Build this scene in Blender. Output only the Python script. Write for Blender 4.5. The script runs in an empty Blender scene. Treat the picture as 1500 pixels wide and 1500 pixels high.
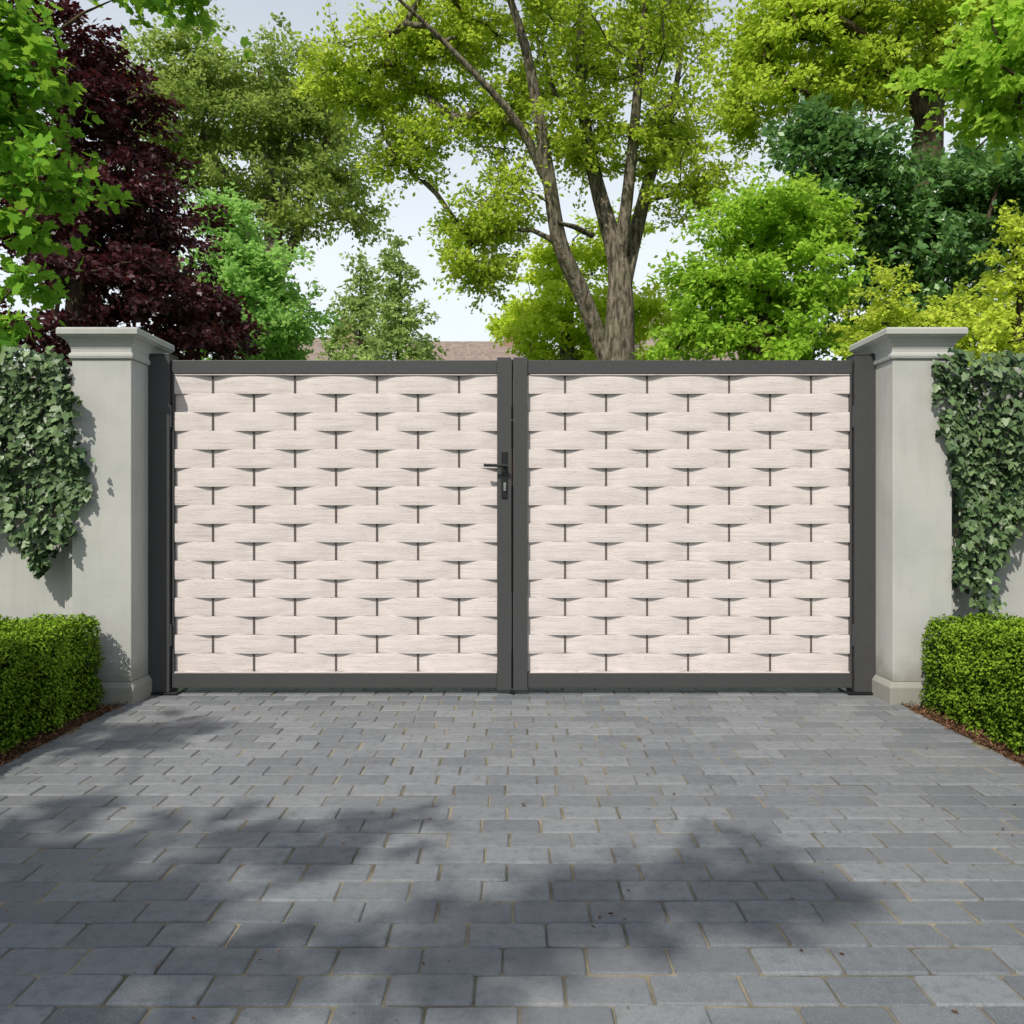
import bpy, math, numpy as np, random
from mathutils import Vector
rng=np.random.default_rng(7); random.seed(7)
scene=bpy.context.scene
F=1250.0/1500.0      # focal length / sensor width
H=1.0                # camera height

# image pixel coordinates u,v (in 1500ths) + chosen distance, projected through the camera -> world position
def S(u,v,d): return np.array([(u-750)/1250.0*d, d, H+(750-v)/1250.0*d])

# ------------------------------------------------------------------ materials
def new_mat(name):
    m=bpy.data.materials.new(name); m.use_nodes=True
    nt=m.node_tree
    for n in list(nt.nodes): nt.nodes.remove(n)
    out=nt.nodes.new('ShaderNodeOutputMaterial')
    return m,nt,out
def N(nt,t,**kw):
    n=nt.nodes.new(t)
    for k,v in kw.items():
        if k in n.inputs: n.inputs[k].default_value=v
        else: setattr(n,k,v)
    return n
def mixrgb(nt,a,b,fac,blend='MIX'):
    n=nt.nodes.new('ShaderNodeMix'); n.data_type='RGBA'; n.blend_type=blend
    for idx,val in ((0,fac),(6,a),(7,b)):
        if hasattr(val,'is_output'): nt.links.new(val,n.inputs[idx])
        elif idx==0: n.inputs[0].default_value=val
        else: n.inputs[idx].default_value=(*val,1)
    return n.outputs[2]
def ramp(nt,src,stops):
    r=nt.nodes.new('ShaderNodeValToRGB'); e=r.color_ramp.elements
    while len(e)<len(stops): e.new(0.5)
    for i,(p,c) in enumerate(stops):
        e[i].position=p; e[i].color=(c,c,c,1) if not hasattr(c,'__len__') else (*c,1)
    nt.links.new(src,r.inputs[0]); return r.outputs[0]
def noise(nt,vec,scale,detail=4,rough=.55,dist=0):
    n=N(nt,'ShaderNodeTexNoise',Scale=scale,Detail=detail,Roughness=rough,Distortion=dist)
    if vec is not None: nt.links.new(vec,n.inputs['Vector'])
    return n.outputs['Fac']
def objco(nt,scale=(1,1,1)):
    t=nt.nodes.new('ShaderNodeTexCoord')
    m=nt.nodes.new('ShaderNodeMapping'); m.inputs['Scale'].default_value=scale
    nt.links.new(t.outputs['Object'],m.inputs['Vector']); return m.outputs['Vector']
def principled(nt,out,col,rough=.6,spec=.4,metal=0,bump=None,bstr=.3,bdist=.01):
    p=nt.nodes.new('ShaderNodeBsdfPrincipled')
    if hasattr(col,'is_output'): nt.links.new(col,p.inputs['Base Color'])
    else: p.inputs['Base Color'].default_value=(*col,1)
    if hasattr(rough,'is_output'): nt.links.new(rough,p.inputs['Roughness'])
    else: p.inputs['Roughness'].default_value=rough
    p.inputs['Specular IOR Level'].default_value=spec
    p.inputs['Metallic'].default_value=metal
    if bump is not None:
        b=nt.nodes.new('ShaderNodeBump'); b.inputs['Strength'].default_value=bstr; b.inputs['Distance'].default_value=bdist
        nt.links.new(bump,b.inputs['Height']); nt.links.new(b.outputs[0],p.inputs['Normal'])
    nt.links.new(p.outputs[0],out.inputs[0]); return p

def leaf_mat(name,dark,light,trans=.35,tcol=None,rough=.5,spec=0):
    m,nt,out=new_mat(name)
    a=nt.nodes.new('ShaderNodeAttribute'); a.attribute_name='tone'
    col=mixrgb(nt,dark,light,a.outputs['Fac'])
    if spec>0: p=principled(nt,out,col,rough,spec)
    else:
        p=nt.nodes.new('ShaderNodeBsdfDiffuse'); nt.links.new(col,p.inputs['Color']); nt.links.new(p.outputs[0],out.inputs[0])
    if trans>0:
        t=nt.nodes.new('ShaderNodeBsdfTranslucent')
        tc=mixrgb(nt,col,tcol if tcol else tuple(min(1,c*1.7) for c in light),.55)
        nt.links.new(tc,t.inputs['Color'])
        mx=nt.nodes.new('ShaderNodeMixShader'); mx.inputs[0].default_value=trans
        nt.links.new(p.outputs[0],mx.inputs[1]); nt.links.new(t.outputs[0],mx.inputs[2])
        nt.links.new(mx.outputs[0],out.inputs[0])
    return m
def bark_mat(name,c1,c2):
    m,nt,out=new_mat(name); v=objco(nt,(1,1,.22)); n=noise(nt,v,16,4,.65,.4); n2=noise(nt,objco(nt),1.6,2)
    c=mixrgb(nt,c1,c2,ramp(nt,n,[(.38,0),(.6,1)])); c=mixrgb(nt,c,(.09,.11,.045),ramp(nt,n2,[(.5,0),(.75,.5)]))
    principled(nt,out,c,.9,.15,bump=n,bstr=1,bdist=.06); return m

m_bark=bark_mat('bark_grey',(.05,.042,.03),(.25,.215,.16))
m_bark_d=bark_mat('bark_dark',(.03,.022,.016),(.12,.085,.055))

def stucco():
    m,nt,out=new_mat('painted_stucco'); v=objco(nt)
    fine=noise(nt,v,170,3,.6); big=noise(nt,v,2.2,3,.6); st=noise(nt,objco(nt,(5,5,.6)),3,3,.6)
    c=mixrgb(nt,(.385,.392,.372),(.455,.458,.435),ramp(nt,big,[(.35,0),(.65,1)]))
    c=mixrgb(nt,c,(.31,.31,.28),ramp(nt,st,[(.52,0),(.8,.4)]))
    sx=nt.nodes.new('ShaderNodeSeparateXYZ'); nt.links.new(nt.nodes.new('ShaderNodeNewGeometry').outputs['Position'],sx.inputs[0])
    ml=nt.nodes.new('ShaderNodeMath'); ml.operation='ADD'; nt.links.new(sx.outputs[2],ml.inputs[0])
    m3=nt.nodes.new('ShaderNodeMath'); m3.operation='MULTIPLY'; nt.links.new(noise(nt,v,9,4),m3.inputs[0]); m3.inputs[1].default_value=-.25
    nt.links.new(m3.outputs[0],ml.inputs[1])
    c=mixrgb(nt,c,(.20,.19,.15),ramp(nt,ml.outputs[0],[(0,.6),(.12,0)]))
    bm=nt.nodes.new('ShaderNodeMath'); bm.operation='ADD'; nt.links.new(fine,bm.inputs[0]); nt.links.new(noise(nt,v,18,3),bm.inputs[1])
    principled(nt,out,c,.85,.2,bump=bm.outputs[0],bstr=.35,bdist=.004); return m
m_st=stucco()
def metal_mat(name,c,rough=.45):
    m,nt,out=new_mat(name); v=objco(nt); n=noise(nt,v,420,2,.5)
    col=mixrgb(nt,tuple(x*.65 for x in c),tuple(x*1.45 for x in c),ramp(nt,n,[(.35,0),(.65,1)]))
    principled(nt,out,col,rough,.4,bump=n,bstr=.25,bdist=.001); return m
m_frame=metal_mat('anthracite_powdercoat',(.05,.0505,.052))
m_black=metal_mat('black_metal',(.012,.012,.013),.35)
m_steel,nt,out=new_mat('steel'); principled(nt,out,(.6,.6,.6),.25,.5,1)
def wood():
    m,nt,out=new_mat('limewashed_wood')
    tc=nt.nodes.new('ShaderNodeTexCoord'); g=nt.nodes.new('ShaderNodeNewGeometry')
    mul=nt.nodes.new('ShaderNodeMath'); mul.operation='MULTIPLY'; mul.inputs[1].default_value=37; nt.links.new(g.outputs['Random Per Island'],mul.inputs[0])
    cb=nt.nodes.new('ShaderNodeCombineXYZ'); nt.links.new(mul.outputs[0],cb.inputs[0]); nt.links.new(mul.outputs[0],cb.inputs[1])
    ad=nt.nodes.new('ShaderNodeVectorMath'); ad.operation='ADD'; nt.links.new(tc.outputs['Object'],ad.inputs[0]); nt.links.new(cb.outputs[0],ad.inputs[1])
    def mp(s):
        q=nt.nodes.new('ShaderNodeMapping'); q.inputs['Scale'].default_value=s; nt.links.new(ad.outputs[0],q.inputs[0]); return q.outputs[0]
    n1=noise(nt,mp((1.6,1,38)),2.6,3,.6,.5)
    n2=noise(nt,mp((2.2,1,95)),2,2,.6,.4)
    w=nt.nodes.new('ShaderNodeTexWave'); w.bands_direction='Z'; w.inputs['Scale'].default_value=23; w.inputs['Distortion'].default_value=10
    w.inputs['Detail'].default_value=2.5; w.inputs['Detail Scale'].default_value=.9
    nt.links.new(mp((.9,1,2.2)),w.inputs[0])
    brk=noise(nt,mp((2.5,1,12)),3,2)
    c=mixrgb(nt,(.69,.63,.605),(.62,.56,.54),ramp(nt,n1,[(.4,0),(.68,1)]))
    lines=nt.nodes.new('ShaderNodeMath'); lines.operation='MULTIPLY'
    nt.links.new(ramp(nt,w.outputs['Fac'],[(.0,.85),(.24,0)]),lines.inputs[0]); nt.links.new(ramp(nt,brk,[(.36,.3),(.58,1)]),lines.inputs[1])
    c=mixrgb(nt,c,(.30,.255,.25),lines.outputs[0])
    c=mixrgb(nt,c,(.40,.35,.34),ramp(nt,n2,[(.56,0),(.72,.6)]))
    principled(nt,out,c,.75,.2,bump=n1,bstr=.3,bdist=.003); return m
m_wood=wood()
m_stake,nt,out=new_mat('stake_dark_wood'); principled(nt,out,mixrgb(nt,(.07,.06,.055),(.13,.11,.105),noise(nt,objco(nt),60)),.8,.2)

def paver_mat():
    m,nt,out=new_mat('block_paving'); v=objco(nt); g=nt.nodes.new('ShaderNodeNewGeometry')
    r=g.outputs['Random Per Island']
    c=mixrgb(nt,(.125,.137,.153),(.215,.228,.243),r)
    sp=noise(nt,v,380,2,.7); md=noise(nt,v,26,4,.65); big=noise(nt,v,.9,3,.6)
    c=mixrgb(nt,c,(.38,.39,.40),ramp(nt,sp,[(.56,0),(.72,.7)]))
    c=mixrgb(nt,c,(.055,.06,.068),ramp(nt,sp,[(.28,.55),(.44,0)]))
    c=mixrgb(nt,c,(.10,.11,.118),ramp(nt,md,[(.48,0),(.70,.6)]))
    c=mixrgb(nt,c,(.25,.25,.245),ramp(nt,big,[(.45,0),(.75,.45)]))
    add=nt.nodes.new('ShaderNodeMath'); add.operation='ADD'; nt.links.new(sp,add.inputs[0]); nt.links.new(md,add.inputs[1])
    principled(nt,out,c,ramp(nt,md,[(.3,.45),(.7,.66)]),.45,bump=add.outputs[0],bstr=.6,bdist=.005); return m
m_pav=paver_mat()
m_joint,nt,out=new_mat('jointing_sand'); v=objco(nt)
c=mixrgb(nt,(.27,.235,.165),(.11,.10,.075),ramp(nt,noise(nt,v,4,4,.6),[(.40,0),(.62,1)])); c=mixrgb(nt,c,(.09,.105,.04),ramp(nt,noise(nt,v,2,3),[(.55,0),(.72,.6)]))
principled(nt,out,c,.95,.1)
m_soil,nt,out=new_mat('soil'); v=objco(nt)
principled(nt,out,mixrgb(nt,(.035,.022,.014),(.11,.07,.045),noise(nt,v,60,4,.7)),.95,.1,bump=noise(nt,v,80,4,.7),bstr=1,bdist=.02)
m_grass,nt,out=new_mat('grass_ground'); v=objco(nt)
c=mixrgb(nt,(.025,.05,.012),(.07,.11,.03),noise(nt,v,45,4,.7)); c=mixrgb(nt,c,(.09,.12,.04),ramp(nt,noise(nt,v,.3,3),[(.4,0),(.7,.6)]))
principled(nt,out,c,.9,.1,bump=noise(nt,v,150,3,.7),bstr=1,bdist=.03)

# ------------------------------------------------------------------ mesh helpers
def link(o,parent=None):
    scene.collection.objects.link(o)
    if parent is not None: o.parent=parent
    return o
def empty(name):
    e=bpy.data.objects.new(name,None); e.empty_display_size=.1; return link(e)
def mesh_obj(name,verts,faces,mat,parent=None,smooth=False):
    me=bpy.data.meshes.new(name); me.from_pydata([tuple(v) for v in verts],[],faces); me.update()
    if mat: me.materials.append(mat)
    if smooth: me.polygons.foreach_set('use_smooth',[True]*len(me.polygons))
    return link(bpy.data.objects.new(name,me),parent)
def box(name,x0,x1,y0,y1,z0,z1,mat,parent=None,bev=.003):
    vs=[(x,y,z) for z in (z0,z1) for y in (y0,y1) for x in (x0,x1)]
    fs=[(0,2,3,1),(4,5,7,6),(0,1,5,4),(2,6,7,3),(0,4,6,2),(1,3,7,5)]
    o=mesh_obj(name,vs,fs,mat,parent)
    if bev:
        b=o.modifiers.new('b','BEVEL'); b.width=bev; b.segments=2
    return o
def loft_sq(name,cx,cy,hx,hy,prof,mat,parent=None):
    vs=[];fs=[]
    for z,o in prof: vs+=[(cx-hx-o,cy-hy-o,z),(cx+hx+o,cy-hy-o,z),(cx+hx+o,cy+hy+o,z),(cx-hx-o,cy+hy+o,z)]
    for i in range(len(prof)-1):
        for k in range(4):
            a=i*4+k;b=i*4+(k+1)%4; fs.append((a,b,b+4,a+4))
    fs.append((3,2,1,0)); n=len(prof)*4; fs.append((n-4,n-3,n-2,n-1))
    o=mesh_obj(name,vs,fs,mat,parent)
    b=o.modifiers.new('b','BEVEL'); b.width=.0035; b.segments=2; b.limit_method='ANGLE'; b.angle_limit=math.radians(25)
    return o
def cyl(name,p0,p1,r,mat,parent=None,n=20):
    p0=Vector(p0);p1=Vector(p1);d=(p1-p0).normalized()
    a=d.orthogonal().normalized();b=d.cross(a);vs=[]
    for p in (p0,p1):
        for i in range(n):
            t=2*math.pi*i/n; vs.append(p+a*math.cos(t)*r+b*math.sin(t)*r)
    fs=[(i,(i+1)%n,n+(i+1)%n,n+i) for i in range(n)]+[tuple(range(n))[::-1],tuple(range(n,2*n))]
    return mesh_obj(name,vs,fs,mat,parent)

def quick_mesh(name,V,LV,start,total,mat,tone=None,parent=None):
    me=bpy.data.meshes.new(name)
    me.vertices.add(len(V)); me.vertices.foreach_set('co',V.astype(np.float32).ravel())
    me.loops.add(len(LV)); me.loops.foreach_set('vertex_index',LV.astype(np.int32))
    me.polygons.add(len(start)); me.polygons.foreach_set('loop_start',start.astype(np.int32)); 
    try: me.polygons.foreach_set('loop_total',total.astype(np.int32))
    except Exception: pass
    me.materials.append(mat)
    if tone is not None:
        a=me.attributes.new('tone','FLOAT','FACE'); a.data.foreach_set('value',tone.astype(np.float32))
    me.update(calc_edges=True); 
    return link(bpy.data.objects.new(name,me),parent)
T_RHOMB=(np.array([[0,0,0],[.45,.3,.06],[1,0,0],[.45,-.3,.06]]),[[0,1,2,3]])
T_LEAF=(np.array([[0,0,0],[.3,.26,.07],[.7,.2,.06],[1,0,-.04],[.7,-.2,.06],[.3,-.26,.07]]),[[0,1,2,3],[0,3,4,5]])
T_NEEDLE=(np.array([[0,0,0],[.5,.12,.03],[1,0,0],[.5,-.12,.03]]),[[0,1,2,3]])
_m=[(0,0),(-.05,.12),(.05,.36),(.18,.30),(.42,.52),(.47,.36),(.62,.30),(.58,.16),(.8,.17),(1,0)]
T_MAPLE=(np.array([[a,b,.10*abs(b)] for a,b in _m]+[[a,-b,.10*abs(b)] for a,b in _m[1:-1][::-1]]),
         [list(range(0,10)),[0]+list(range(9,18))])
_i=[(0,0),(-.12,.22),(0,.42),(.22,.36),(.42,.5),(.5,.27),(.75,.2),(1,0)]
T_IVY=(np.array([[a,b,.12*abs(b)] for a,b in _i]+[[a,-b,.12*abs(b)] for a,b in _i[1:-1][::-1]]),
       [list(range(0,8)),[0]+list(range(7,14))])
def unit(a): return a/np.maximum(np.linalg.norm(a,axis=-1,keepdims=True),1e-9)
def leaves(name,pos,nrm,dirs,size,tone,tmpl,mat,parent=None):
    tv,tf=tmpl; n=len(pos); k=len(tv)
    nrm=unit(nrm); d=unit(dirs-nrm*np.sum(dirs*nrm,1,keepdims=True)); s=np.cross(nrm,d)
    V=pos[:,None,:]+size[:,None,None]*(tv[None,:,0:1]*d[:,None,:]+tv[None,:,1:2]*s[:,None,:]+tv[None,:,2:3]*nrm[:,None,:])
    V=V.reshape(-1,3); fl=np.concatenate([np.array(f) for f in tf]); lens=np.array([len(f) for f in tf])
    LV=(fl[None,:]+np.arange(n)[:,None]*k).ravel()
    tot=np.tile(lens,n); st=np.concatenate([[0],np.cumsum(tot)[:-1]])
    return quick_mesh(name,V,LV,st,tot,mat,np.repeat(tone,len(tf)),parent)

# ------------------------------------------------------------------ trees
def smooth_path(pts,step):
    pts=np.array(pts,float); out=[]
    P=np.vstack([2*pts[0]-pts[1],pts,2*pts[-1]-pts[-2]])
    for i in range(1,len(P)-2):
        L=np.linalg.norm(P[i+1,:3]-P[i,:3]); n=max(1,int(L/step))
        for j in range(n):
            t=j/n
            out.append(.5*((2*P[i])+(-P[i-1]+P[i+1])*t+(2*P[i-1]-5*P[i]+4*P[i+1]-P[i+2])*t*t+(-P[i-1]+3*P[i]-3*P[i+1]+P[i+2])*t**3))
    out.append(P[-2]); return np.array(out)
def tubes(name,chains,mat,parent,sides=7):
    V=[];Fc=[]
    for ch in chains:
        ch=np.array(ch)
        if len(ch)<2: continue
        p=ch[:,:3]; tan=unit(np.gradient(p,axis=0)); ref=np.array([.31,.9,.2])
        a=unit(np.cross(tan,ref)); b=np.cross(tan,a); base=len(V)
        n=sides if ch[:,3].max()>.03 else 4
        if ch[:,3].max()>.12: n=14
        for i in range(len(p)):
            for k in range(n):
                t=2*math.pi*k/n; w=1+(.09*math.sin(3*t+i*.35) if n>10 else 0)
                V.append(p[i]+ch[i,3]*w*(a[i]*math.cos(t)+b[i]*math.sin(t)))
        for i in range(len(p)-1):
            for k in range(n):
                q=base+i*n; Fc.append((q+k,q+(k+1)%n,q+n+(k+1)%n,q+n+k))
    return mesh_obj(name,V,Fc,mat,parent,True)
def tree(name,limbs,lobes,lmat,bmat,leaf,nleaf,cr,seed,tmpl=T_RHOMB,clumps=None,flat=.6,updown=.0,twig_r=.012,spray=7,tone_bias=0,up=.7,jit=.15,bare=0):
    """limbs: list of lists of (x,y,z,r). lobes: (centre, radii, n)"""
    R=np.random.default_rng(seed); par=empty(name)
    nodes=[];rad=[];fixed=[];parent=[];chains=[]
    for lm in limbs:
        sp=smooth_path(lm,.3); chains.append([tuple(q) for q in sp])
        for q in sp: nodes.append(q[:3]);rad.append(q[3]);parent.append(-1);fixed.append(True)
    C=[] if clumps is None else list(clumps)
    for c,r,n in lobes:
        v=unit(R.normal(size=(n,3)))*(R.random((n,1))**.5); C+=list(np.array(c)+v*np.array(r))
    C=np.array(C); C=C[C[:,2]>.3]
    nd=np.array(nodes)
    dist=np.array([np.min(np.linalg.norm(nd-c,axis=1)) for c in C]); C=C[np.argsort(dist)]
    nodes=[np.array(x) for x in nodes]; arr=np.zeros((len(nodes)+len(C)*40,3)); arr[:len(nodes)]=nd; cnt=len(nodes)
    paths=[]
    parent=list(parent)
    for c in C:
        A=arr[:cnt]; dd=np.linalg.norm(A-c,axis=1)+.9*np.maximum(0,A[:,2]-c[2]+.15*np.linalg.norm(A-c,axis=1))
        j=int(np.argmin(dd)); s=A[j].copy(); L=np.linalg.norm(c-s)
        if L<.05: continue
        ctrl=(s+c)/2+np.array([0,0,.16*L])+R.normal(size=3)*.09*L
        n=max(2,min(30,int(L/.3))); ids=[j]
        for i in range(1,n+1):
            t=i/n; q=(1-t)**2*s+2*t*(1-t)*ctrl+t*t*c+R.normal(size=3)*.012*L*(i<n)
            arr[cnt]=q; parent.append(ids[-1]); rad.append(0); ids.append(cnt); cnt+=1
        paths.append(ids)
    load=np.zeros(cnt)
    for ids in paths: load[ids[-1]]+=1
    nf=len(fixed)
    for i in range(cnt-1,nf-1,-1): load[parent[i]]+=load[i]
    rr=np.array(rad)
    rr[nf:]=twig_r*load[nf:]**.48
    for ids in paths:
        ch=[]
        for q in ids:
            r=rr[q] if q!=ids[0] else min(rr[ids[1]],rr[ids[0]])
            ch.append((*arr[q],r))
        ch[-1]=(*ch[-1][:3],twig_r*.5); chains.append(ch)
    # leaf sprays
    n=len(C); cnts=(nleaf*(.6+.8*R.random(n))).astype(int); idx=np.repeat(np.arange(n),cnts); M=len(idx)
    k=R.integers(0,spray,M)
    sd=unit(R.normal(size=(n,spray,3))*np.array([1,1,flat])+np.array([0,0,updown]))
    t=R.random(M)**.7
    csc=.7+.6*R.random(n)
    if bare:
        for i in range(n):
            for q in range(spray):
                e=C[i]+sd[i,q]*cr*csc[i]*.95; mdp=(C[i]+e)/2+R.normal(size=3)*cr*.05
                chains.append([(*C[i],bare),(*mdp,bare*.8),(*e,bare*.4)])
    tubes('trunk_and_limbs',chains,bmat,par)
    pos=C[idx]+sd[idx,k]*(t*cr*csc[idx])[:,None]+R.normal(size=(M,3))*cr*jit*np.array([1,1,.7])
    ctr=C.mean(0); outw=unit(pos-ctr)
    nrm=R.normal(size=(M,3))*.6+np.array([0,0,up])+outw*.35
    dr=sd[idx,k]+R.normal(size=(M,3))*.6+np.array([0,0,-.25])
    ctone=R.random(n)
    tone=np.clip(.5*ctone[idx]+.5*R.random(M)+tone_bias,0,1)
    leaves('foliage',pos,nrm,dr,leaf*(.7+.6*R.random(M)),tone,tmpl,lmat,par)
    return par
def L(u,v,d,ru,rv,rd,n): return (S(u,v,d),(ru*d/1250,rd,rv*d/1250),n)
def limb(d,pts,dy=None):
    o=[]
    for i,(u,v,r) in enumerate(pts):
        p=S(u,v,d); 
        if dy is not None: p[1]+=dy[i]
        o.append((*p,r))
    return o
def gnd(x,y,r): return (x,y,-.05,r)

lm_beech=leaf_mat('leaf_copper',(.026,.010,.013),(.11,.035,.042),.2,(.20,.035,.035),.4,.3)
lm_far=leaf_mat('leaf_olive_green',(.10,.17,.04),(.36,.47,.11),.45,(.55,.68,.14))
lm_light=leaf_mat('leaf_fresh_green',(.12,.26,.06),(.38,.62,.16),.45)
lm_main=leaf_mat('leaf_spring_green',(.14,.25,.015),(.60,.76,.09),.5,(.85,.97,.12))  # light end brightened to imitate backlit glow in the leaf colour
lm_lime=leaf_mat('leaf_lime',(.36,.54,.035),(.74,.88,.10),.5,(.92,.98,.14))
lm_dark=leaf_mat('leaf_laurel',(.035,.10,.03),(.19,.36,.09),.25,None,.33,.45)
lm_mid=leaf_mat('leaf_mid_green',(.10,.24,.02),(.45,.70,.08),.45)
lm_con=leaf_mat('leaf_conifer',(.17,.26,.09),(.42,.54,.17),.3)
lm_gold=leaf_mat('leaf_golden_conifer',(.26,.38,.03),(.66,.78,.11),.4)
lm_maple=leaf_mat('leaf_maple',(.05,.15,.02),(.22,.46,.05),.45,(.50,.80,.07))
lm_shade=leaf_mat('leaf_plane',(.04,.09,.02),(.09,.16,.03),.3)
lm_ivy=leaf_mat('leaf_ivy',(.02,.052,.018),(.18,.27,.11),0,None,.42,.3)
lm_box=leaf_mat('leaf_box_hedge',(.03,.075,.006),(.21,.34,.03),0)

# central spreading tree
d=16
main_limbs=[
 [gnd(*S(906,0,d)[:2],.50),(*S(906,780,d),.38),(*S(905,650,d),.33),(*S(904,540,d),.31),(*S(908,440,d),.24),(*S(905,380,d),.19),(*S(880,290,d),.15),(*S(862,210,d),.12),(*S(850,110,d),.09),(*S(852,0,d),.06),(*S(860,-110,d),.03)],
 limb(d,[(900,545,.20),(882,505,.17),(850,430,.155),(818,365,.14),(800,270,.12),(786,195,.10),(768,110,.08),(738,30,.05),(700,-50,.03)],[0,0,-.2,-.4,-.6,-.8,-1,-1.2,-1.4]),
 limb(d,[(910,430,.17),(935,335,.14),(958,245,.11),(985,165,.085),(1010,60,.05),(1020,-40,.03)],[0,.3,.6,.8,1,1.2]),
 limb(d,[(906,395,.14),(916,300,.11),(924,200,.09),(932,80,.06),(945,-60,.03)],[0,-.3,-.5,-.7,-.9]),
 limb(d,[(803,290,.09),(760,215,.075),(700,160,.055),(640,110,.04),(580,70,.02)],[-.5,-.9,-1.3,-1.6,-2]),
 limb(d,[(868,225,.08),(830,150,.06),(805,60,.045),(790,-60,.02)],[0,.5,1,1.4]),
 limb(d,[(822,372,.06),(780,345,.045),(730,340,.03),(690,350,.018)],[-.4,-.3,0,.2]),
 limb(d,[(868,345,.06),(840,340,.05),(815,342,.03)],[0,-.3,-.6]),
]
tree('deciduous_tree',main_limbs,[
 L(560,110,d,80,70,1.4,24),L(505,135,d,35,35,.8,8),L(645,50,d,95,85,1.8,28),L(720,160,d,80,50,1.5,17),L(800,50,d,130,100,2.4,36),
 L(940,60,d,110,110,2.2,34),L(610,215,d,75,38,1.2,16),L(700,320,d,55,35,1,13),L(692,395,d,40,30,.8,10),L(860,190,d,90,70,2,16),
 L(985,190,d,50,80,1.5,17),L(1010,285,d,40,35,1,9),L(800,-90,d,260,90,3,45),L(755,290,d,40,30,1,7)],
 lm_main,m_bark,.10,250,.64,11,flat=.35,twig_r=.014,jit=.12,bare=.007)
# far tall tree, left
d=28
tree('tall_tree',[[gnd(*S(400,0,d)[:2],.55),(*S(400,600,d),.42),(*S(402,430,d),.34),(*S(398,300,d),.24),(*S(390,200,d),.16),(*S(380,100,d),.07)],
   limb(d,[(402,420,.22),(440,330,.16),(470,240,.1),(490,160,.05)]),limb(d,[(400,400,.2),(350,300,.16),(300,200,.1),(260,120,.05)]),
   limb(d,[(401,380,.16),(420,260,.12),(430,150,.05)])],
 [L(235,130,d,50,60,2.5,20),L(315,105,d,75,50,3,30),L(430,135,d,60,50,3,22),L(465,190,d,45,50,2.5,18),L(300,205,d,90,60,3,30),L(400,210,d,80,60,3,28),
  L(495,270,d,35,35,2,13),L(515,320,d,25,22,1.6,6),L(380,290,d,80,30,2.5,16),L(250,240,d,45,55,2,12),L(440,330,d,40,22,2,7)],
 lm_far,m_bark,.17,210,1.0,12,flat=.4,jit=.12)
# copper beech
d=9
tree('copper_beech_tree',[[gnd(*S(110,0,d)[:2],.22),(*S(112,560,d),.17),(*S(120,380,d),.12),(*S(110,200,d),.07),(*S(100,80,d),.02)]],
 [L(85,80,d,65,50,.8,12),L(145,170,d,75,65,1,20),L(100,300,d,120,100,1.1,34),L(220,290,d,45,55,.8,13),L(195,400,d,115,70,1,30),L(300,475,d,50,40,.8,12),
  L(130,500,d,190,60,1,28),L(-80,250,d,120,180,1.1,24)],
 lm_beech,m_bark_d,.072,360,.37,13,flat=.35,jit=.12)
# fresh green tree
d=15
tree('young_lime_tree',[[gnd(*S(370,0,d)[:2],.2),(*S(372,560,d),.16),(*S(370,430,d),.1),(*S(360,330,d),.04)]],
 [L(330,330,d,45,30,1,12),L(375,400,d,70,50,1.3,22),L(400,480,d,75,50,1.3,22),L(310,420,d,55,60,1.2,16),L(340,520,d,110,40,1.3,18)],
 lm_light,m_bark,.10,290,.5,14,flat=.4,jit=.12)
# conifers
def conifer(name,u,top,base,hw,d,seed,mat,leaf=.14,nl=120,dz=.2,cr=None,spray=7):
    R=np.random.default_rng(seed); a=S(u,top,d); x,y,zt=a; zb=H+(750-base)/1250*d; w=hw*d/1250; C=[]
    z=zb
    while z<zt:
        f=(zt-z)/(zt-zb); r=w*f**.85; n=max(1,int(9*f+1))
        for k in range(n):
            t=R.random()*6.28; q=r*(.45+.65*R.random()); C.append((x+q*math.cos(t),y+q*math.sin(t),z+R.normal()*.08-.15*q))
        z+=dz
    return tree(name,[[gnd(x,y,.2*d/24+.03),(x,y,zb,.15*d/24+.02),(x+.02,y,(zb+zt)/2,.08*d/24),(x,y,zt,.006)]],[],mat,m_bark_d,leaf,nl,cr or .42*d/24+.05,seed,T_RHOMB,clumps=C,flat=.5,twig_r=.006,updown=.1,up=.4,spray=spray,jit=.10)
conifer('conifer_tree',585,352,640,80,24,21,lm_con,.14,100)
conifer('conifer_tree',528,378,640,75,26,22,lm_con,.14,100)
# sunlit bushes behind the trunk
d=21
tree('sunlit_hazel_tree',[[gnd(*S(830,0,d)[:2],.25),(*S(830,560,d),.2),(*S(835,430,d),.1),(*S(840,350,d),.03)]],
 [L(815,385,d,60,40,1.5,18),L(850,470,d,105,45,1.7,30),L(780,480,d,40,50,1.3,15),L(955,460,d,38,45,1.3,12),L(895,355,d,50,30,1.4,10),L(850,530,d,120,40,1.5,18)],
 lm_lime,m_bark,.135,220,.62,15,flat=.45,jit=.12)
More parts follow.
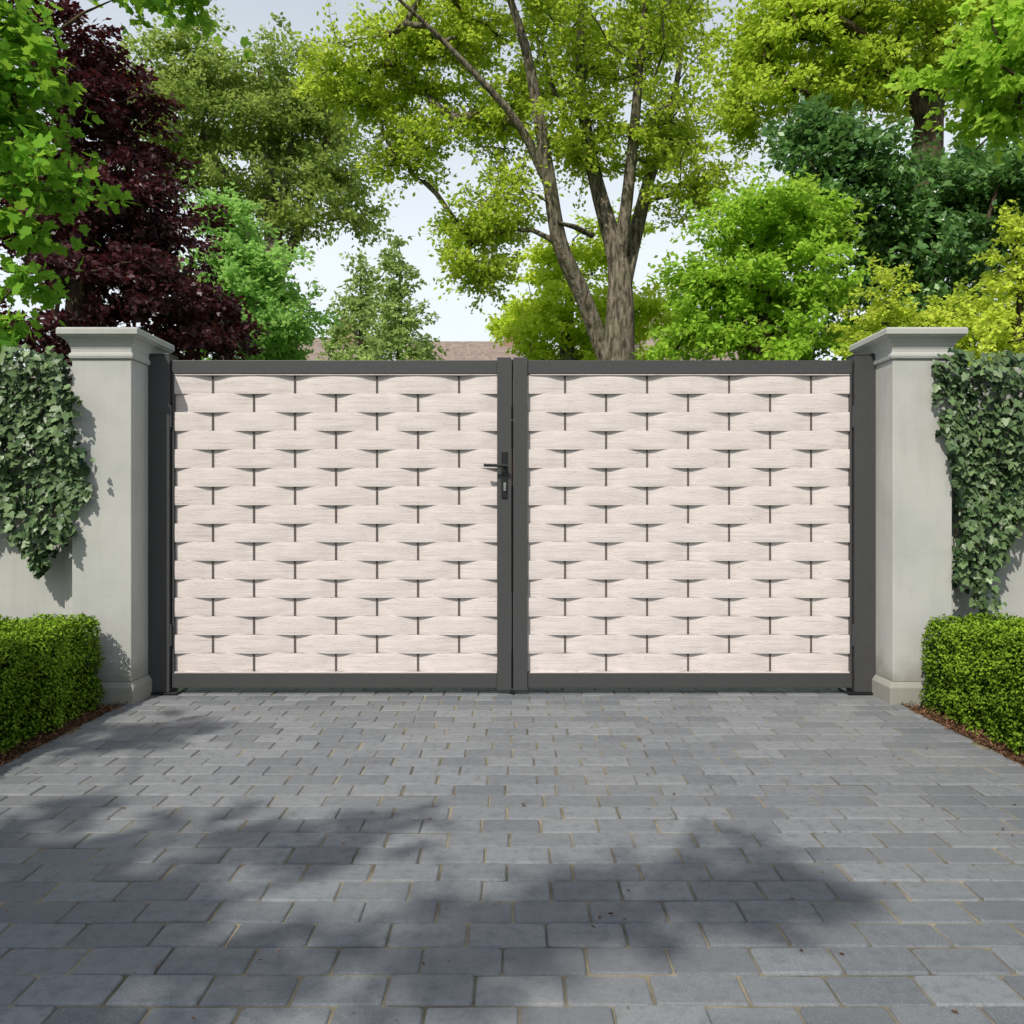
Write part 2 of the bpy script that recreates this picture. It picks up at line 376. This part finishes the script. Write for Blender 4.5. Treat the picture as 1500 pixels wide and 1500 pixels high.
# right-hand group
d=13
tree('oak_tree',[[gnd(*S(1352,0,d)[:2],.38),(*S(1352,560,d),.29),(*S(1356,300,d),.24),(*S(1362,180,d),.21),(*S(1372,60,d),.16),(*S(1368,-60,d),.1),(*S(1360,-150,d),.04)],
   limb(d,[(1362,190,.13),(1300,110,.1),(1230,60,.07),(1150,40,.04)],[0,-.2,-.4,-.6]),limb(d,[(1366,120,.11),(1420,40,.08),(1470,-40,.04)])],
 [L(1100,85,d,65,70,1.3,21),L(1180,30,d,100,60,1.4,28),L(1235,130,d,65,50,1.3,20),L(1115,165,d,60,28,1,11),L(1310,20,d,80,60,1.4,24),L(1440,10,d,80,60,1.3,20),L(1300,-80,d,230,60,1.6,28),L(1290,95,d,50,45,1,12),L(1400,100,d,70,45,1.4,14)],
 lm_main,m_bark_d,.09,260,.5,16,flat=.35,jit=.12)
d=11
tree('laurel_tree',[[gnd(*S(1330,0,d)[:2],.22),(*S(1330,560,d),.17),(*S(1330,350,d),.08),(*S(1320,240,d),.03)]],
 [L(1215,210,d,75,55,.9,18),L(1270,300,d,85,70,1,26),L(1410,295,d,90,55,1,26),L(1340,390,d,120,80,1.1,34),L(1470,330,d,70,100,1,22),L(1180,290,d,65,60,.8,14),L(1440,230,d,55,30,.8,7),L(1330,480,d,200,60,1,28)],
 lm_dark,m_bark_d,.10,230,.46,17,flat=.34,jit=.12)
d=10
tree('cherry_laurel_tree',[[gnd(*S(1120,0,d)[:2],.15),(*S(1120,560,d),.12),(*S(1120,430,d),.07),(*S(1120,340,d),.02)]],
 [L(1100,325,d,70,42,.8,18),L(1060,420,d,58,55,.8,18),L(1155,420,d,85,75,.9,26),L(1190,340,d,60,45,.8,12),L(1035,500,d,55,30,.8,12),L(1160,510,d,110,40,.9,19)],
 lm_mid,m_bark_d,.075,280,.38,18,flat=.45,jit=.12)
conifer('golden_cypress',1295,400,600,85,7.6,31,lm_gold,.045,210,.11,.25,5)
conifer('golden_cypress',1490,305,600,115,7.2,32,lm_gold,.045,210,.11,.25,5)
conifer('golden_cypress',1395,440,600,75,7.9,33,lm_gold,.045,190,.11,.22,5)
d=7
tree('sycamore_tree',[[gnd(5.6,7.6,.16),(5.5,7.5,3,.12),(5.2,7.3,4.6,.08),(4.9,7.1,5.6,.03)]],
 [L(1445,120,d,45,50,.5,11),L(1485,60,d,60,50,.5,12),L(1410,105,d,35,22,.4,4),L(1560,40,d,90,90,.8,20),L(1480,175,d,28,22,.4,5)],
 lm_mid,m_bark_d,.075,90,.28,19,tmpl=T_MAPLE,jit=.12,flat=.4)
# maple just behind the left wall
d=5.6
tree('maple_tree',[[gnd(-4.6,5.7,.13),(-4.55,5.65,1.5,.11),(-4.4,5.6,2.6,.08),(-4.1,5.6,3.8,.05),(-3.9,5.6,5.0,.02)],
   [(-4.5,5.6,2.2,.05),(-3.9,5.6,2.9,.035),(-3.2,5.6,3.3,.012)]],
 [L(35,120,d,55,50,.4,11),L(70,265,d,60,35,.4,10),L(20,200,d,35,50,.4,7),L(20,335,d,35,35,.3,6),L(25,420,d,25,22,.3,4),L(15,30,d,35,40,.4,8),L(-130,180,d,110,180,.7,26),L(10,485,d,20,14,.25,3),L(290,5,6,40,10,.3,3),L(215,-20,6,60,22,.3,6)],
 lm_maple,m_bark_d,.084,36,.27,20,tmpl=T_MAPLE,twig_r=.0045,flat=.35,spray=5,jit=.13,bare=.002)
# shrubs
def shrub(name,x,y,w,h,seed,mat,leaf=.07,n=26,nl=170):
    tree(name,[[gnd(x,y,.05),(x,y,h*.4,.04),(x+.1,y,h*.7,.02)]],[((x,y,h*.55),(w*.8,w*.6,h*.42),n)],mat,m_bark_d,leaf,nl,w*.36,seed,flat=.7)
shrub('shrub',-5.2,14,1.9,3.3,41,lm_light,.11,30); shrub('shrub',-3.2,17,2.0,3.6,42,lm_mid,.12,30); shrub('shrub',-1.6,19,1.4,3.5,43,lm_main,.12,24)
shrub('shrub',4.2,14,1.3,3.2,44,lm_mid,.10,24); shrub('shrub',-4.6,7.5,1.1,2.2,45,lm_light,.07,24); shrub('shrub',6.6,8,1.2,2.3,46,lm_dark,.07,24)
# trees standing behind the camera whose shade falls over the drive
SUN_EL=math.radians(48); AZ=math.radians(27)
ts=np.array([-math.cos(SUN_EL)*math.sin(AZ),-math.cos(SUN_EL)*math.cos(AZ),math.sin(SUN_EL)])
R=np.random.default_rng(5); C=[]
def shade(cx,cy,rx,ry,n,h0=5.0,h1=6.6):
    for i in range(n):
        a=R.random()*6.28;q=R.random()**.5; g=np.array([cx+rx*q*math.cos(a),cy+ry*q*math.sin(a),0]); h=h0+(h1-h0)*R.random()
        C.append(g+ts*(h/ts[2]))
shade(-1.5,2.4,.5,.35,10); shade(-.95,2.0,.5,.12,5); shade(-.8,2.62,.3,.08,3); shade(-.9,1.62,.35,.06,2)
for k in range(6): shade(-.28+.2*k,1.93+.09*k,.05,.03,1)
shade(-3.3,1.2,.9,.8,12); shade(-.5,-.3,1.8,.7,20); shade(-1.6,-1.6,2,.9,20)
shade(-1.7,3.8,.3,.06,3,4.5,5.5)
C=np.array(C); bx,by=-4.6,-5.2
tree('plane_tree',[[gnd(bx,by,.34),(bx,by,2.2,.27),(bx+.3,by+.2,4,.2),(bx+.8,by+.3,5.2,.12),(bx+1.4,by+.6,6.2,.05)],
   [(bx+.3,by+.2,3.8,.12),(bx+1.2,by+1,4.8,.09),(bx+2,by+1.8,5.4,.03)]],[],lm_shade,m_bark,.10,150,.24,51,T_LEAF,clumps=C,twig_r=.006)

# distant mass of trees: one mesh round the horizon
R=np.random.default_rng(3); P=[];TN=[]
for i in range(120):
    a=i/120*2*math.pi+R.normal()*.02; rr_=62+R.random()*22; h=8+5*R.random(); cx,cy=rr_*math.sin(a),rr_*math.cos(a)+5
    n=260; v=unit(R.normal(size=(n,3)))*(.75+.3*R.random((n,1))); P.append(np.array([cx,cy,h*.5])+v*np.array([3.8,3.8,h*.52])); TN.append(np.clip(R.random()*.6+R.random(n)*.4,0,1))
P=np.vstack(P);TN=np.concatenate(TN)
leaves('distant_trees',P,R.normal(size=P.shape)+[0,0,.6],R.normal(size=P.shape),1.1*(.6+.8*R.random(len(P))),TN,T_RHOMB,lm_far)

# ------------------------------------------------------------------ houses
def brick(name,c1,c2,mortar,sc):
    m,nt,out=new_mat(name); b=nt.nodes.new('ShaderNodeTexBrick'); b.inputs['Scale'].default_value=sc
    b.inputs['Color1'].default_value=(*c1,1);b.inputs['Color2'].default_value=(*c2,1);b.inputs['Mortar'].default_value=(*mortar,1)
    b.inputs['Mortar Size'].default_value=.012
    t=nt.nodes.new('ShaderNodeTexCoord'); s=nt.nodes.new('ShaderNodeSeparateXYZ'); c=nt.nodes.new('ShaderNodeCombineXYZ'); a=nt.nodes.new('ShaderNodeMath')
    nt.links.new(t.outputs['Object'],s.inputs[0]); nt.links.new(s.outputs[0],a.inputs[0]); nt.links.new(s.outputs[1],a.inputs[1]); nt.links.new(a.outputs[0],c.inputs[0]); nt.links.new(s.outputs[2],c.inputs[1]); nt.links.new(c.outputs[0],b.inputs['Vector'])
    principled(nt,out,b.outputs['Color'],.85,.2); return m
m_brick=brick('house_brick',(.28,.15,.11),(.36,.22,.16),(.35,.32,.28),4); m_tile=brick('roof_tiles',(.22,.165,.145),(.30,.245,.215),(.12,.09,.08),3.2)
m_glass,nt,out=new_mat('window_glass'); principled(nt,out,(.02,.025,.03),.08,.6)
m_white,nt,out=new_mat('white_paint'); principled(nt,out,(.75,.75,.72),.5,.3)
def house(x0,x1,y0,y1,eave,ridge):
    p=empty('brick_house'); box('walls',x0,x1,y0,y1,0,eave,m_brick,p,0)
    ym=(y0+y1)/2;o=.4
    vs=[(x0-o,y0-o,eave),(x1+o,y0-o,eave),(x1+o,y1+o,eave),(x0-o,y1+o,eave),(x0-o,ym,ridge),(x1+o,ym,ridge)]
    mesh_obj('roof',vs,[(0,1,5,4),(2,3,4,5),(1,2,5),(3,0,4),(3,2,1,0)],m_tile,p)
    box('chimney',x1-1.6,x1-.8,ym-.4,ym+.4,ridge-.8,ridge+.9,m_brick,p,0)
    for k in range(2): cyl('chimney_pot_%d'%k,(x1-1.4+.4*k,ym,ridge+.9),(x1-1.4+.4*k,ym,ridge+1.3),.12,m_tile,p,10)
    n=max(2,int((x1-x0)/2.6))
    for i in range(n):
        cx=x0+(i+.5)*(x1-x0)/n
        for z in (1.0,3.6):
            if z+1.3>eave: continue
            if i==n//2 and z<2:
                box('door',cx-.5,cx+.5,y0-.04,y0-.002,0,2.1,m_black,p,0); continue
            box('window_%d'%i,cx-.6,cx+.6,y0-.03,y0-.002,z,z+1.3,m_white,p,0); 
            for q in (-1,1): box('pane',cx+(.29*q)-.25,cx+(.29*q)+.25,y0-.05,y0-.032,z+.06,z+1.24,m_glass,p,0)
house(-4.6,1.2,36,44,5.4,9.0); house(-12.5,-7.2,40,48,5.6,10.0); house(5.2,10.5,30,38,5.2,8.9)

# ------------------------------------------------------------------ ground
def sheet(name,x0,x1,y0,y1,z,mat): return mesh_obj(name,[(x0,y0,z),(x1,y0,z),(x1,y1,z),(x0,y1,z)],[(0,1,2,3)],mat)
sheet('ground',-400,400,-400,400,-.03,m_grass)
PW=2.02
sheet('planting_bed_soil',-4.4,-PW,.5,4.66,-.012,m_soil); sheet('planting_bed_soil',PW,4.4,.5,4.66,-.012,m_soil)
def pavers():
    bw,bd,g=.188,.117,.005; V=[];Fc=[]; R=np.random.default_rng(9)
    y0=4.655
    rows=int((y0+4)/bd)
    yy=[y0-(i+1)*bd for i in range(rows)]+[y0+i*bd for i in range(50)]
    for y in yy:
        r=int(round((y-y0)/bd)); off=(bw/2 if r%2 else 0)+R.normal()*.009; x=-PW-.3+off+.07
        while x<PW:
            bwv=bw+R.normal()*.003
            a,b=max(x,-PW)+g/2,min(x+bwv,PW)-g/2
            x+=bwv
            if b-a<.03: continue
            j=R.normal(size=4)*.0012; c0,c1=y+g/2+j[0],y+bd-g/2+j[1]; a+=j[2];b+=j[3]
            zt=R.normal()*.0012; tx,ty=R.normal(size=2)*.006; k=.004+.005*R.random(); cx,cy=(a+b)/2,(c0+c1)/2; base=len(V)
            for (ins,z) in ((0,-.03),(0,-.0055),(.0018,-.002),(.005,0)):
                A,B,C0,C1=a+ins,b-ins,c0+ins,c1-ins
                for px,py in ((A+k,C0),(B-k,C0),(B,C0+k),(B,C1-k),(B-k,C1),(A+k,C1),(A,C1-k),(A,C0+k)):
                    V.append((px,py,z+(zt+(px-cx)*tx+(py-cy)*ty if z>-.02 else 0)))
            for i in range(3):
                for q in range(8): Fc.append((base+i*8+q,base+i*8+(q+1)%8,base+i*8+8+(q+1)%8,base+i*8+8+q))
            Fc.append(tuple(base+24+q for q in range(8)))
    o=mesh_obj('block_paved_driveway',V,Fc,m_pav); return o
pavers(); sheet('paving_joint_sand',-PW-.01,PW+.01,-4.1,10.6,-.005,m_joint)
# mulch chips & litter
R=np.random.default_rng(15); n=9000; xs=np.where(R.random(n)<.5,-1,1)*(PW-.01+np.abs(R.normal(size=n))*.07); ys=.6+4.0*R.random(n)
m_chip=leaf_mat('bark_chips',(.05,.025,.014),(.24,.13,.075),0)
leaves('bark_mulch',np.c_[xs,ys,-.006+.018*R.random(n)],R.normal(size=(n,3))*.5+[0,0,1],R.normal(size=(n,3)),.012+.022*R.random(n),R.random(n),T_NEEDLE,m_chip)
n=260; leaves('fallen_leaves',np.c_[R.uniform(-2,2,n)*np.sign(R.random(n)),1+3.6*R.random(n),.004+.004*R.random(n)],R.normal(size=(n,3))*.15+[0,0,1],R.normal(size=(n,3)),.006+.012*R.random(n),R.random(n),T_RHOMB,m_chip)

# ------------------------------------------------------------------ pillars, walls
def pillar(s):
    p=empty('gate_pillar'); cx,cy,hx,hy=s*2.145,4.65,.155,.19
    loft_sq('plinth',cx,cy,hx,hy,[(-.03,.022),(.085,.022),(.10,.012),(.112,.004)],m_st,p)
    loft_sq('shaft',cx,cy,hx,hy,[(.1125,0),(1.80,0)],m_st,p)
    loft_sq('cap',cx,cy,hx,hy,[(1.8003,.010),(1.815,.014),(1.83,.010),(1.832,.004),(1.85,.004),(1.862,.008),(1.882,.016),(1.898,.028),(1.908,.042),(1.912,.048),(1.918,.048),(1.919,.056),(1.948,.056),(1.956,.050)],m_st,p)
    return p
pillar(-1); pillar(1)
def wall(s):
    p=empty('garden_wall'); a,b=sorted((s*2.301,s*9.0))
    box('render',a,b,4.64,4.86,-.03,1.72,m_st,p,0)
    a2,b2=sorted((s*2.302,s*9.0)); box('coping',a2,b2,4.60,4.90,1.7205,1.78,m_st,p,.006)
    a,b=sorted((s*2.302,s*2.40)); box('pilaster',a,b,4.615,4.6395,.16,1.715,m_st,p,.004)
    a,b=sorted((s*2.403,s*2.425)); box('bead',a,b,4.625,4.6395,.16,1.715,m_st,p,.004)
    a,b=sorted((s*2.302,s*9.0)); box('skirting',a,b,4.60,4.6392,-.03,.155,m_st,p,.005)
wall(-1); wall(1)

# ------------------------------------------------------------------ gate
GX=lambda u:(u-750)/267.1
GZ=lambda v:H+(750-v)/267.1
gate=empty('double_driveway_gate'); Y=4.68
def gb(n,u0,u1,y0,y1,v1,v0,mat=m_frame,bev=.002): return box(n,GX(u0),GX(u1),y0,y1,GZ(v1),GZ(v0),mat,gate,bev)
gb('left_post',219,249.4,Y-.015,Y+.11,1013,521); gb('right_post',1250.6,1281,Y-.015,Y+.11,1013,521)
gb('left_post_cap',218,250,Y-.018,Y+.113,520.7,518.5); gb('right_post_cap',1250,1282,Y-.018,Y+.113,520.7,518.5)
gb('left_base_plate',214,262,Y-.03,Y+.13,1016,1013.3,m_black); gb('right_base_plate',1240,1286,Y-.03,Y+.13,1016,1013.3,m_black)
for nm,a,b,hs,ms in (('left',251,728,(251,254),(728.3,749)),('right',773,1249,(1246,1249),(752,772.7))):
    gb(nm+'_top_rail',a,b,Y+.005,Y+.055,547,527.5); gb(nm+'_bottom_rail',a,b,Y+.005,Y+.055,1008,986.5)
    gb(nm+'_meeting_stile',ms[0],ms[1],Y-.004,Y+.06,1011,523.5); gb(nm+'_hinge_stile',hs[0],hs[1],Y+.006,Y+.054,986.3,547.2)
    gb(nm+'_bead_top',a+3.5,b-.3 if nm=='left' else b-3.5,Y+.009,Y+.02,549,547.3,m_wood,0); gb(nm+'_bead_bottom',a+3.5,b-.3 if nm=='left' else b-3.5,Y+.009,Y+.02,986.3,984.6,m_wood,0)
gb('centre_stop',749.2,751.8,Y+.03,Y+.065,1009,525,m_black,0); gb('drop_bolt_foot',746,754,Y-.002,Y+.03,1019.5,1011.3,m_black,.001)
for u in (250,1250): 
    for v in (610,930): cyl('hinge_pin',(GX(u),Y+.0-.004,GZ(v+16)),(GX(u),Y-.004,GZ(v-16)),.007,m_frame,gate,12)
def weave(nm,u0,u1,first):
    s=60.45/267.1; x0,x1=GX(u0),GX(u1); top,bot=GZ(548.6),GZ(985); rh=(top-bot)/16; nx=190; V=[];Fc=[]
    xd=GX(first); yf=Y+.019
    for r in range(16):
        zt=top-r*rh-.0002; zb=zt-rh+.0004; ph=0 if r%2==0 else s
        base=len(V); m=7
        for i in range(nx+1):
            x=x0+(x1-x0)*i/nx
            dx=(x-xd-ph+s)%(2*s)-s         # distance from nearest dip
            hw=.122
            dip=.5+.5*math.cos(math.pi*dx/hw) if abs(dx)<hw else 0
            bx=s-abs(dx)                    # distance from crown of the bulge
            crown=math.exp(-(bx/.10)**2)
            y=yf+.0145*dip-.004*crown
            for k in range(m):
                t=k/(m-1); V.append((x,y-.0022*(1-(2*t-1)**4)*(.4+.6*crown),zb-.0022*crown+(zt-zb+.0022*crown)*t))
            V.append((x,y+.004,zt)); V.append((x,y+.004,zb-.0022*crown))
        w=m+2
        for i in range(nx):
            for k in range(w): 
                a=base+i*w+k; b=base+i*w+(k+1)%w; Fc.append((a,a+w,b+w,b))
    o=mesh_obj(nm+'_woven_slats',V,Fc,m_wood,gate,False)
    for k in range(7):
        x=xd+k*s; box(nm+'_stake_%d'%k,x-.0048,x+.0048,yf+.008,yf+.011,bot,top,m_stake,gate,0)
    return o
weave('left',254,728,309); weave('right',773,1246,828)
# lever handle
gb('handle_plate',734.5,743.5,Y-.012,Y-.0045,730,661,m_black,.0035)
cyl('handle_neck',(GX(739.5),Y-.012,GZ(683)),(GX(739.5),Y-.05,GZ(683)),.009,m_black,gate)
cyl('handle_lever',(GX(744),Y-.05,GZ(683)),(GX(709),Y-.05,GZ(682)),.0085,m_black,gate)
cyl('lock_cylinder_top',(GX(739.5),Y-.012,GZ(709)),(GX(739.5),Y-.018,GZ(709)),.0085,m_steel,gate); gb('lock_cylinder',737.6,741.4,Y-.017,Y-.0122,719,709,m_steel,.001)
gb('key',738.9,740.1,Y-.034,Y-.0172,716,707,m_steel,0)

# ------------------------------------------------------------------ hedges
def hedge():
    R=np.random.default_rng(77); x0,x1,y0,y1,h=-.42,.42,1.9,4.38,.452; n=140000
    A=[(y1-y0)*h,(y1-y0)*h,(x1-x0)*h,(x1-x0)*h,(x1-x0)*(y1-y0)]; A=np.array(A); f=R.choice(5,n,p=A/A.sum()); u,v=R.random(n),R.random(n)
    P=np.zeros((n,3));Nn=np.zeros((n,3))
    for k,(fx,nx_) in enumerate(((x0,(-1,0,0)),(x1,(1,0,0)))): 
        q=f==k; P[q]=np.c_[np.full(q.sum(),fx),y0+(y1-y0)*u[q],h*v[q]]; Nn[q]=nx_
    for k,(fy,nx_) in enumerate(((y0,(0,-1,0)),(y1,(0,1,0)))):
        q=f==k+2; P[q]=np.c_[x0+(x1-x0)*u[q],np.full(q.sum(),fy),h*v[q]]; Nn[q]=nx_
    q=f==4; P[q]=np.c_[x0+(x1-x0)*u[q],y0+(y1-y0)*v[q],np.full(q.sum(),h)]; Nn[q]=(0,0,1)
    r=.05; lo=np.array([x0+r,y0+r,-1]);hi=np.array([x1-r,y1-r,h-r]); c=np.clip(P,lo,hi); dv=P-c; l=np.linalg.norm(dv,axis=1,keepdims=True)
    P=c+dv/np.maximum(l,1e-6)*np.minimum(l,r); Nn=unit(dv+1e-6)
    lump=.009*(np.sin(P[:,0]*23+P[:,1]*17)+np.sin(P[:,1]*31-P[:,2]*27)+np.sin(P[:,2]*39+P[:,0]*13+P[:,1]*7))
    cell=np.sin(P[:,0]*140+3*np.sin(P[:,1]*60))*np.sin(P[:,1]*130+2*np.sin(P[:,2]*70))*np.sin(P[:,2]*135+2*np.sin(P[:,0]*65)+1)
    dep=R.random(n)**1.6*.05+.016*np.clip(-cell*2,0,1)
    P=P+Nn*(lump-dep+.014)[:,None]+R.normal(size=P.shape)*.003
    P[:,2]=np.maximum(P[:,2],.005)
    tone=np.clip(.95-dep/.05*.7+R.normal(size=n)*.22+ .15*np.sin(P[:,1]*9+P[:,0]*7)-.15-.25*(P[:,2]<.25),0,1)  # shade put into leaf tone: darker deep inside and low down
    sz=.012+.008*R.random(n)
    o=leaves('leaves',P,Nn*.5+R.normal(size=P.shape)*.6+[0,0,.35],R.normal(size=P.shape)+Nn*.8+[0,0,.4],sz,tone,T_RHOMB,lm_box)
    return o.data
hm=hedge(); bpy.data.objects.remove(bpy.data.objects['leaves'])
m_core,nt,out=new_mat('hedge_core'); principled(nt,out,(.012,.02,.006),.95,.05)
for s in (-1,1):
    p=empty('box_hedge'); cx=s*(2.12+.42)
    o=bpy.data.objects.new('leaves',hm); link(o,p); o.location=(cx,0,0)
    box('dark_core_box',cx-.375,cx+.375,1.94,4.34,-.01,.408,m_core,p,.03)  # solid dark box added inside to block gaps; reads as shaded depth

# ------------------------------------------------------------------ ivy
def inpoly(px,py,poly):
    ins=np.zeros(len(px),bool); n=len(poly)
    for i in range(n):
        x1,y1=poly[i];x2,y2=poly[(i+1)%n]
        c=((y1>py)!=(y2>py))&(px<(x2-x1)*(py-y1)/((y2-y1)+1e-9)+x1); ins^=c
    return ins
def ivy(name,poly,seed,trails):
    R=np.random.default_rng(seed); D=4.52; W=np.array([S(u,v,D)[[0,2]] for u,v in poly])
    n=26000; lo=W.min(0);hi=W.max(0); x=R.uniform(lo[0],hi[0],n);z=R.uniform(lo[1],hi[1],n)
    j=R.normal(size=(2,n))*.016; k=inpoly(x+j[0],z+j[1],W)
    dens=.5+.5*np.sin(x*19+3*np.sin(z*11))*np.sin(z*17+2*np.sin(x*13)); k&=R.random(n)<(.35+.65*dens)
    area_keep=int(2100*abs(np.sum(W[:,0]*np.roll(W[:,1],-1)-np.roll(W[:,0],-1)*W[:,1]))/2/.6)
    x=x[k][:area_keep];z=z[k][:area_keep]
    for (u0,v0,u1,v1,c) in trails:
        a=S(u0,v0,D);b=S(u1,v1,D); t=R.random(c); x=np.r_[x,a[0]+(b[0]-a[0])*t+R.normal(size=c)*.012]; z=np.r_[z,a[2]+(b[2]-a[2])*t+R.normal(size=c)*.012]
    n=len(x); onp=np.abs(x)<2.34; front=np.where(onp,4.44,4.58)
    bulge=.07+.06*np.sin(x*9+z*6)+.04*np.sin(z*15)
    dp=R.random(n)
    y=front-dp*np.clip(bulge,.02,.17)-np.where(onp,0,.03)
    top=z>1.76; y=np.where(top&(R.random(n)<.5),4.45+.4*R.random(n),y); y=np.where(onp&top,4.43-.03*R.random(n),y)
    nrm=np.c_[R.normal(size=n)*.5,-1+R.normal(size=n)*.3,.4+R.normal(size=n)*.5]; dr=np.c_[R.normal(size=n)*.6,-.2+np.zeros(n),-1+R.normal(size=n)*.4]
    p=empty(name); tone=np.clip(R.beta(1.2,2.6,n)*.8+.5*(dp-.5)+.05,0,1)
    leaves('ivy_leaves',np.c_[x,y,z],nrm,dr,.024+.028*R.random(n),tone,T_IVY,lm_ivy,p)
    ch=[]; cand=np.where((np.abs(x)>2.40)&(z<1.45))[0]
    for i in range(40):
        q=cand[R.integers(0,len(cand))]; pts=[(x[q],front[q]-.01,z[q],.003)]
        for s in range(7): l=pts[-1]; pts.append((l[0]+R.normal()*.012,l[1]-abs(R.normal())*.001,l[2]+.04,.003))
        ch.append(pts)
    tubes('stems',ch,m_bark_d,p)
ivy('ivy_plant',[(-420,512),(0,516),(60,508),(100,520),(108,560),(130,590),(122,640),(138,690),(142,725),(118,745),(120,778),(98,790),(80,800),(72,830),(52,845),(32,800),(18,770),(-10,750),(-120,780),(-250,700),(-420,720)],61,
    [(120,655,158,675,10),(110,780,126,768,6)])
ivy('ivy_plant',[(1920,512),(1500,516),(1430,520),(1385,515),(1352,532),(1358,575),(1378,590),(1362,625),(1368,655),(1388,668),(1380,700),(1400,730),(1392,800),(1388,850),(1410,835),(1425,880),(1440,895),(1455,880),(1445,840),(1470,815),(1482,780),(1510,750),(1600,790),(1750,700),(1920,730)],62,
    [(1365,600,1352,572,6),(1390,760,1402,860,16)])

# ------------------------------------------------------------------ light, sky, camera
w=bpy.data.worlds.new('World'); scene.world=w; w.use_nodes=True; nt=w.node_tree
bg=nt.nodes['Background']; sky=nt.nodes.new('ShaderNodeTexSky'); sky.sky_type='NISHITA'; sky.sun_disc=False
sky.sun_elevation=SUN_EL; sky.sun_rotation=math.radians(180)+AZ; sky.dust_density=1.5; sky.air_density=1.0; sky.ozone_density=1.0
# thin bright summer haze over the blue, thickest toward the horizon
tc=nt.nodes.new('ShaderNodeTexCoord'); sp=nt.nodes.new('ShaderNodeSeparateXYZ'); nt.links.new(tc.outputs['Generated'],sp.inputs[0])
mpn=nt.nodes.new('ShaderNodeMapping'); mpn.inputs['Scale'].default_value=(1,1,2.5); nt.links.new(tc.outputs['Generated'],mpn.inputs[0])
cl=noise(nt,mpn.outputs[0],2.2,4,.6,.3)
hz=ramp(nt,sp.outputs[2],[(0,1),(.28,.95),(.5,.60),(.8,.12)]); cf=ramp(nt,cl,[(.42,0),(.68,.5)])
mx=nt.nodes.new('ShaderNodeMath'); mx.operation='MAXIMUM'; nt.links.new(hz,mx.inputs[0]); nt.links.new(cf,mx.inputs[1])
haze=mixrgb(nt,sky.outputs[0],(9.3,10.0,10.6),mx.outputs[0])
nt.links.new(haze,bg.inputs[0]); bg.inputs[1].default_value=.1
sl=bpy.data.lights.new('sun','SUN'); sl.energy=4.3; sl.angle=math.radians(.6); sl.color=(1,.94,.84)
so=link(bpy.data.objects.new('sun',sl)); so.rotation_euler=Vector(ts).to_track_quat('Z','Y').to_euler()
cam=bpy.data.cameras.new('camera'); cam.sensor_width=36; cam.lens=36*F; cam.clip_end=1000
co=link(bpy.data.objects.new('camera',cam)); co.location=(0,0,H); co.rotation_euler=(math.radians(90),0,0); scene.camera=co
scene.view_settings.view_transform='Standard'; scene.view_settings.look='None'; scene.view_settings.exposure=0
